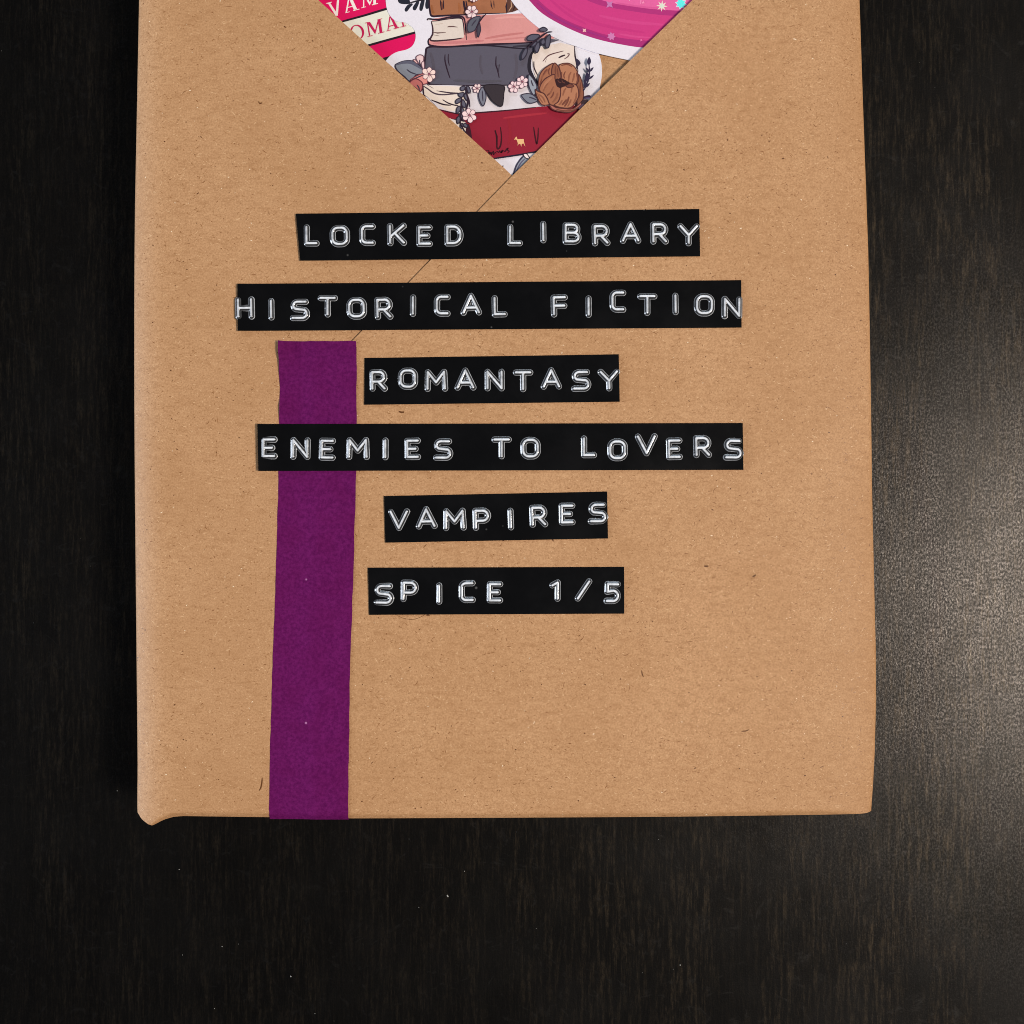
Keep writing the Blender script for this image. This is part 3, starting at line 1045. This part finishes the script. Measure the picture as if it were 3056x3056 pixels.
# the artist's scribble and the little goat
st.art('printed_signature', [], [(C(Z4([(320, 430), (380, 425), (365, 490), (400, 455), (395, 500), (425, 460), (430, 505), (465, 440), (470, 510), (500, 460), (520, 490)])), (58, 10, 26), 3),
                                 (C(Z4([(500, 470), (545, 440), (560, 465), (590, 430), (600, 465), (640, 420), (620, 470), (660, 430), (690, 445), (720, 390), (735, 430)])), (58, 10, 26), 3),
                                 (C(Z4([(700, 445), (750, 375), (740, 420), (770, 440), (735, 480)])), (58, 10, 26), 3)])
st.art('printed_goat', [(Z4([(868, 212), (880, 190), (905, 160), (922, 165), (918, 190), (935, 208), (985, 205), (1050, 205), (1055, 260), (1068, 310), (1082, 355), (1066, 330), (1045, 290), (1010, 300), (1006, 356),
                             (992, 325), (985, 300), (955, 300), (930, 335), (938, 290), (920, 235), (900, 210), (880, 222)]), (232, 186, 132))])
# ribbon knot and leaf at the lower tip
st.art('printed_leaf', [(S(Z4([(850, 935), (870, 830), (930, 680), (1040, 540), (1140, 560), (1180, 620), (1080, 760), (960, 870)])), (142, 150, 164))],
       [(C(Z4([(850, 935), (875, 820), (935, 670), (1050, 535)])), (56, 50, 74), 4), (C(Z4([(870, 930), (930, 780), (1000, 660), (1080, 580)])), (90, 84, 110), 4)], (56, 52, 76), 3.5)
st.art('printed_leaf', [(S(Z4([(1000, 770), (1020, 720), (1080, 660), (1140, 610), (1130, 660), (1060, 740)])), (70, 66, 88))])
st.art('printed_bow', [(S(Z4([(1100, 490), (1240, 470), (1420, 440), (1300, 570), (1180, 590)])), (222, 214, 212)), (S(Z4([(1045, 500), (1105, 490), (1170, 585), (1110, 580), (1065, 550)])), (240, 226, 224))], [], INK, 3)
st.art('printed_mark', [(Z4([(600, 735), (660, 712), (655, 790)]), (50, 20, 32))])


def blossom(frame, cx, cy, r, rot=0.0, colr=(240, 210, 210), n=6):
    fl, ln = [], []
    for k in range(n):
        a = rot + 2 * math.pi * k / n + rnd.uniform(-0.12, 0.12)
        rr = r * rnd.uniform(0.86, 1.06)
        q = []
        for t, wd in ((0.10, 0.05), (0.45, 0.30), (0.78, 0.34), (1.0, 0.12)):
            q.append((t * rr, wd * rr))
        q = q + [(x, -y) for x, y in reversed(q)]
        pts = [(cx + x * math.cos(a) - y * math.sin(a), cy + x * math.sin(a) + y * math.cos(a)) for x, y in q]
        fl.append((S(frame(pts), 3), colr))
        ln.append((frame([(cx + 0.1 * r * math.cos(a), cy + 0.1 * r * math.sin(a)), (cx + 0.45 * rr * math.cos(a), cy + 0.45 * rr * math.sin(a))]), (150, 84, 100), 1.8))
    fl.append((frame([(cx + 0.13 * r * math.cos(t), cy + 0.13 * r * math.sin(t)) for t in [k * math.pi / 4 for k in range(8)]]), (170, 92, 108)))
    st.art('printed_blossom', fl, ln, (96, 62, 82), 1.7)


def leaf(frame, pts, colr=(112, 116, 128), vein=None, edge=(52, 44, 62), w=3.2):
    st.art('printed_leaf', [(S(frame(pts)), colr)], [(C(frame(vein)), (62, 56, 72), 4)] if vein else [], edge, w)


# left group
leaf(Z2, [(185, 270), (270, 210), (390, 178), (520, 185), (640, 260), (730, 370), (720, 440), (590, 450), (470, 570), (360, 480), (240, 380)], (132, 136, 148), [(405, 345), (480, 400), (590, 440)])
st.art('printed_mark', [(S(Z2([(185, 270), (280, 208), (400, 180), (520, 190), (640, 270), (720, 360), (600, 300), (470, 240), (330, 240)])), (92, 92, 110))])
leaf(Z2, [(585, 110), (650, 65), (725, 90), (730, 170), (700, 240), (650, 240), (605, 180)], (232, 200, 202), [(655, 160), (660, 230), (700, 290)], (110, 78, 90))
leaf(Z2, [(530, 160), (570, 160), (620, 220), (600, 230), (560, 200)], (236, 190, 184), None, (110, 78, 90), 2.5)
leaf(Z2, [(690, 230), (735, 190), (745, 300), (720, 340)], (232, 200, 202), None, (110, 78, 90), 2.5)
leaf(Z2, [(470, 560), (600, 470), (740, 430), (800, 500), (800, 610), (720, 640), (700, 700), (600, 560)], (222, 144, 136), [(500, 545), (640, 490), (730, 450)], (120, 58, 66))
leaf(Z2, [(470, 590), (560, 530), (640, 550), (710, 620), (690, 760), (640, 750), (560, 690), (490, 640)], (188, 108, 104), [(600, 640), (640, 700), (650, 750)], (96, 44, 56))
blossom(Z2, 838, 440, 150, 0.5, (244, 216, 208))
# hanging vine
VL = (96, 94, 110)
for a in ([(1440, 740), (1450, 690), (1520, 670), (1530, 710), (1490, 760)], [(1560, 680), (1610, 690), (1635, 780), (1590, 800)], [(1395, 820), (1450, 800), (1510, 800), (1480, 880), (1420, 870)],
          [(1510, 850), (1550, 820), (1590, 880), (1580, 950), (1540, 920)], [(1345, 960), (1400, 910), (1460, 910), (1440, 970), (1365, 1010)], [(1460, 990), (1490, 930), (1540, 1010), (1535, 1080), (1480, 1060)],
          [(1360, 1160), (1380, 1080), (1430, 1060), (1440, 1130), (1380, 1195)], [(1440, 1120), (1470, 1080), (1515, 1150), (1500, 1200), (1460, 1170)],
          [(1380, 1390), (1370, 1300), (1420, 1250), (1450, 1320), (1410, 1380)], [(1470, 1250), (1510, 1220), (1530, 1300), (1490, 1330)], [(1440, 1490), (1440, 1420), (1480, 1390), (1490, 1450), (1460, 1500)],
          [(1490, 1420), (1540, 1390), (1580, 1440), (1550, 1470)], [(1420, 1240), (1450, 1190), (1480, 1250), (1450, 1290)]):
    st.art('printed_leaf', [(S(Z2(a)), VL)], [], (46, 38, 54), 3.2)
st.art('printed_stem', [], [(C(Z2([(1530, 680), (1560, 800), (1590, 960), (1560, 1120), (1580, 1200)])), INK, 5), (C(Z2([(1560, 820), (1610, 940), (1625, 1080)])), INK, 3.5),
                            (C(Z2([(1470, 880), (1460, 1000), (1450, 1200), (1440, 1380), (1500, 1500), (1560, 1590)])), INK, 4)])
blossom(Z2, 1615, 1235, 150, 0.4, (244, 214, 216))
# middle leaves and blossoms
blossom(ZA, 1445, 722, 40, 0.2, (240, 214, 212))
leaf(ZA, [(1495, 715), (1515, 760), (1518, 810), (1495, 868), (1465, 820), (1458, 770), (1475, 725)], (120, 122, 136), [(1488, 740), (1490, 780), (1494, 830)])
leaf(ZA, [(1505, 700), (1660, 700), (1665, 770), (1650, 868), (1590, 845), (1545, 790)], (54, 46, 52), None, (34, 26, 34))
blossom(ZA, 1748, 708, 48, 0.1, (242, 212, 216))
blossom(ZA, 1818, 668, 54, 0.6, (242, 212, 216))
leaf(Z3, [(240, 850), (310, 900), (380, 1010), (400, 1100), (350, 1240), (280, 1150), (240, 1020)], (152, 158, 170), [(290, 950), (310, 1020), (335, 1070)])
leaf(Z3, [(105, 1250), (190, 1212), (290, 1220), (370, 1270), (418, 1340), (330, 1390), (220, 1380)], (124, 128, 142), [(250, 1280), (320, 1300), (400, 1335)])
blossom(ZA, 1402, 92, 58, 0.0, (238, 214, 214))
blossom(ZA, 1415, -18, 36, 0.3, (240, 218, 214))
leaf(Z1, [(1600, 610), (1570, 520), (1610, 400), (1700, 330), (1820, 310), (1800, 400), (1740, 540), (1690, 595)], (90, 92, 104), [(1660, 490), (1700, 430), (1750, 370)])
leaf(Z1, [(1780, 710), (1760, 600), (1775, 500), (1810, 440), (1830, 560), (1810, 650)], (70, 66, 78))
st.art('printed_stem', [], [(C(Z1([(1740, 540), (1800, 430), (1870, 330), (1932, 270)])), INK, 4)])
# sprig at the upper right of the grey book
SP = (88, 86, 102)
for a in ([(210, 180), (240, 110), (330, 75), (450, 90), (420, 150), (320, 200)], [(110, 550), (110, 470), (160, 370), (215, 330), (210, 440), (150, 540)], [(370, 400), (360, 340), (390, 260), (440, 230), (455, 320), (410, 425)],
          [(580, 335), (560, 260), (580, 150), (650, 80), (660, 200), (630, 320)], [(440, 0), (520, -60), (600, -20), (560, 20)], [(480, 210), (540, 160), (560, 240), (500, 270)], [(300, 320), (330, 250), (400, 210), (380, 280)]):
    leaf(Z3, a, SP, None, (46, 40, 56), 3.6)
st.art('printed_stem', [], [(C(Z3([(200, 360), (320, 240), (470, 130), (600, 40), (700, 30)])), INK, 5)])
# poppy
PO, PL, PS, PD = (164, 106, 78), (178, 120, 90), (142, 88, 66), (116, 66, 52)
DK = (84, 44, 42)


def petal(pts, colr, lines=(), w=3.2):
    st.art('printed_petal', [(S(Z3(pts)), colr)], [(C(Z3(l)), c, lw) for l, c, lw in lines], DK, w)


petal([(1190, 860), (1250, 930), (1285, 1080), (1300, 1220), (1280, 1340), (1190, 1430), (1160, 1200)], PS, [([(1240, 1000), (1230, 1150), (1210, 1300)], PD, 4)])
petal([(640, 1400), (760, 1480), (900, 1500), (1080, 1510), (1200, 1430), (1300, 1330), (1290, 1400), (1180, 1500), (1060, 1570), (900, 1570), (730, 1530), (660, 1470)], (172, 104, 92),
      [([(760, 1510), (900, 1545), (1080, 1540), (1210, 1470)], PD, 4)])
petal([(370, 1140), (430, 1180), (540, 1215), (610, 1310), (640, 1420), (500, 1430), (415, 1300)], PL, [([(440, 1230), (520, 1300), (560, 1390)], PS, 5), ([(410, 1200), (450, 1300), (520, 1400)], PS, 4)])
petal([(445, 1130), (430, 1050), (450, 880), (520, 760), (640, 670), (720, 640), (690, 780), (680, 860), (560, 930), (490, 1030)], PO,
      [([(480, 1000), (500, 900), (560, 810), (640, 740)], PS, 6), ([(520, 860), (560, 790), (600, 750)], PD, 4), ([(640, 860), (625, 790), (650, 720)], PD, 4), ([(455, 1060), (470, 1000), (500, 940)], PD, 4)])
petal([(830, 670), (980, 632), (1100, 680), (1180, 800), (1200, 940), (1165, 1030), (1040, 1020), (900, 940), (850, 920), (850, 790)], PL,
      [([(930, 930), (920, 860), (950, 790)], PD, 4), ([(1010, 980), (1020, 880), (1060, 800)], PS, 5), ([(1080, 1000), (1110, 900), (1120, 820)], PS, 5), ([(880, 920), (875, 850), (880, 800)], PD, 4),
       ([(1165, 1020), (1185, 930), (1160, 810)], PD, 5), ([(870, 680), (980, 655), (1080, 700)], PD, 4)])
petal([(690, 860), (690, 740), (735, 632), (800, 680), (845, 780), (862, 920), (790, 960), (750, 930), (745, 860)], PS,
      [([(760, 850), (755, 760), (765, 690)], PD, 4), ([(810, 900), (800, 800), (790, 730)], PD, 4)])
petal([(480, 1190), (450, 1130), (490, 1020), (570, 930), (690, 860), (745, 860), (750, 940), (790, 1070), (855, 1115), (852, 1250), (810, 1370), (740, 1440), (650, 1420), (600, 1310), (540, 1220)], PO,
      [([(530, 1130), (580, 1010), (690, 910)], PL, 7), ([(600, 1250), (660, 1200), (720, 1080)], PS, 5), ([(660, 1310), (705, 1250), (725, 1180)], PD, 4.5), ([(600, 1265), (620, 1235), (650, 1220)], PD, 4),
       ([(700, 1390), (770, 1300), (800, 1200)], PS, 6), ([(520, 1180), (560, 1090), (620, 1010)], PS, 4)])
petal([(860, 1112), (900, 1085), (1000, 1055), (1060, 1030), (1150, 1050), (1195, 1140), (1200, 1280), (1130, 1410), (1040, 1490), (880, 1490), (740, 1440), (815, 1370), (855, 1250)], PL,
      [([(880, 1440), (930, 1390), (970, 1330)], PD, 6), ([(930, 1470), (985, 1380), (1018, 1275)], PD, 6), ([(990, 1470), (1030, 1400), (1060, 1330)], PS, 5), ([(900, 1260), (920, 1180), (960, 1110)], PS, 5),
       ([(1100, 1410), (1150, 1310), (1160, 1200)], PS, 5), ([(820, 1440), (860, 1400), (890, 1340)], PS, 5), ([(1060, 1200), (1070, 1130), (1090, 1080)], PS, 4)])
petal([(960, 1075), (1030, 1030), (1110, 1070), (1080, 1095), (1010, 1105)], PD, (), 2.5)
st.art('printed_poppy_heart', [(Z3([(758, 960), (790, 925), (815, 945), (845, 918), (870, 945), (900, 935), (915, 965), (950, 955), (965, 985), (1005, 985), (1040, 1022), (1000, 1050), (960, 1062), (915, 1075), (880, 1100), (850, 1115), (805, 1090), (775, 1040)]), (50, 24, 28))],
       [(C(Z3([(800, 960), (830, 1000), (870, 1010)])), (96, 54, 46), 3), (C(Z3([(880, 960), (900, 1000), (950, 1020)])), (96, 54, 46), 3)])
# dark twig on the white margin
TW = (44, 36, 64)
st.art('printed_twig', [(S(Z3([(1365, 600), (1405, 515), (1442, 590), (1420, 660), (1385, 660)])), TW), (S(Z3([(1340, 720), (1380, 740), (1410, 800), (1370, 790)])), TW), (S(Z3([(1490, 715), (1440, 740), (1415, 800), (1460, 780)])), TW),
                        (S(Z3([(1345, 830), (1375, 815), (1405, 890), (1390, 1000), (1330, 960)])), TW), (S(Z3([(1495, 865), (1440, 890), (1400, 950), (1460, 920)])), TW), (S(Z3([(1300, 1000), (1325, 940), (1350, 1020), (1310, 1100)])), TW),
                        (S(Z3([(1420, 1020), (1370, 1040), (1330, 1110), (1390, 1080)])), TW)],
       [(C(Z3([(1400, 640), (1410, 780), (1400, 900), (1350, 1060), (1295, 1170)])), TW, 5)])
st.art('printed_twig', [(S(Z3([(1290, 1300), (1340, 1260), (1420, 1250), (1440, 1290), (1400, 1310), (1340, 1320)])), (70, 58, 92)), (S(Z3([(1280, 1350), (1370, 1330), (1390, 1390), (1320, 1440), (1260, 1420)])), (58, 40, 44)),
                        (S(Z3([(1200, 1500), (1280, 1420), (1330, 1440), (1260, 1530)])), (86, 66, 84))], [(C(Z3([(1290, 1300), (1380, 1270), (1440, 1290)])), INK, 4)])

# ---- pink sticker, on top
MAG, RIM, PIN = (204, 56, 128), (170, 42, 116), (226, 98, 160)
st = Sticker('round pink sticker with a white edge and pale stars, topmost and rightmost in the opening',
             C(ZB([(-150, -900), (60, -500), (230, -150), (330, 0), (380, 62), (470, 150), (580, 235), (700, 298), (820, 345), (1000, 402), (1250, 455), (1400, 470), (1700, 455)])) + ZB([(2300, 200), (2300, -900)]),
             T - 0.72, T - 0.58, WHITE)
st.art('printed_field', [(C(ZB([(20, -900), (250, -400), (400, -90), (470, 0), (560, 90), (690, 170), (850, 245), (1000, 295), (1160, 330), (1345, 357), (1600, 362)])) + ZB([(2200, 160), (2200, -900)]), RIM)])
st.art('printed_field', [(C(ZB([(80, -900), (320, -400), (470, -90), (540, -5), (640, 80), (760, 150), (880, 200), (1020, 248), (1180, 283), (1400, 305), (1600, 308)])) + ZB([(2200, 100), (2200, -900)]), MAG)])
st.art('printed_field', [(C(ZB([(560, -400), (760, -130), (850, -40), (980, 20), (1090, 48), (1250, 75), (1450, 102), (1620, 112), (1800, 108)])) + ZB([(2200, 20), (2200, -900)]), (176, 46, 120))])
st.art('printed_field', [(C(ZB([(640, -400), (840, -140), (940, -50), (1060, 2), (1200, 30), (1320, 48), (1450, 62), (1680, 74), (1800, 70)])) + ZB([(2200, 0), (2200, -900)]), PIN)])


st.art('printed_brush_mark', [], [(C(ZB([(700, 20), (900, 140), (1100, 200), (1350, 240)])), (198, 50, 124), 9), (C(ZB([(620, -20), (760, 100), (900, 175)])), (196, 50, 124), 8),
                                  (C(ZB([(1000, 110), (1250, 160), (1500, 180)])), (210, 66, 136), 10), (C(ZB([(1150, 250), (1280, 272), (1420, 282)])), (212, 70, 138), 6),
                                  (C(ZB([(1130, 10), (1300, 38), (1500, 56)])), (216, 86, 150), 5), (C(ZB([(1320, 20), (1325, -30), (1340, -80)])), (238, 130, 182), 5),
                                  (C(ZB([(520, 10), (660, 120), (860, 215), (1060, 280)])), (158, 44, 124), 5)])


def star(cx, cy, r, n, inner, colr, rot=0.0, edge=None):
    p = [(cx + (r if k % 2 == 0 else r * inner) * math.cos(rot + math.pi * k / n), cy + (r if k % 2 == 0 else r * inner) * math.sin(rot + math.pi * k / n)) for k in range(2 * n)]
    fl = []
    if edge:
        fl.append((ZB([(cx + (x - cx) * 1.22, cy + (y - cy) * 1.22) for x, y in p]), edge))
    fl.append((ZB(p), colr))
    st.art('printed_star', fl)


star(1082, 24, 36, 4, 0.42, (196, 120, 178), 0.78)
star(1485, 36, 44, 8, 0.42, (236, 214, 206), 0.1)
star(1485, 36, 22, 8, 0.55, (214, 226, 208), 0.4)
star(1632, 18, 40, 8, 0.66, (96, 240, 236), 0.2, (244, 196, 226))  # holographic shine of this star put into its flat cyan colour
star(888, 224, 20, 4, 0.45, (240, 186, 186), 0.78)
star(1095, 270, 34, 7, 0.62, (206, 122, 178), 0.1)
star(1325, 300, 12, 4, 0.45, (228, 110, 168), 0.4)
star(1340, 10, 16, 4, 0.40, (244, 140, 186), 0.3)
star(1230, -30, 30, 6, 0.45, (240, 190, 210), 0.3)

# ------------------------------------------------------------------ dust on the table
def build_dust():
    k = (T + CAM_D) / CAM_D
    V, F = [], []
    spots = [(1336, 2674, .16, .3), (868, 2914, .13, .2), (663, 2825, .1, .1), (1386, 2600, .1, .1), (2030, 2880, .12, .15), (1250, 2708, .06, .08), (535, 2595, .09, .12), (350, 2360, .08, .1),
             (2730, 1505, .12, .12), (640, 3010, .07, .1), (940, 3025, .07, .08), (545, 2850, .06, .1)]
    spots += [(rnd.uniform(0, 3056), rnd.uniform(2480, 3056), rnd.uniform(.03, .06), rnd.uniform(.03, .08)) for _ in range(9)]
    spots += [(rnd.uniform(2640, 3056), rnd.uniform(0, 2500), rnd.uniform(.03, .06), rnd.uniform(.03, .07)) for _ in range(8)]
    spots += [(rnd.uniform(0, 390), rnd.uniform(0, 2500), rnd.uniform(.02, .045), rnd.uniform(.02, .05)) for _ in range(4)]
    for u, v, a, b in spots:
        x, y = P(u, v)
        x *= k
        y *= k
        t = rnd.uniform(0.2, 0.9)
        base = len(V)
        for q in range(6):
            an = q * math.pi / 3
            px, py = a * math.cos(an), b * math.sin(an)
            V.append((x + px * math.cos(t) - py * math.sin(t), y + px * math.sin(t) + py * math.cos(t), 0.01))
        V.append((x, y, 0.01 + a * 0.8))
        F.extend((base + q, base + (q + 1) % 6, base + 6) for q in range(6))
    o = link('dust', mesh_from('dust', V, F), DUST)
    o['kind'] = 'stuff'
    o['label'] = 'pale specks of dust lying on the dark table'


build_dust()
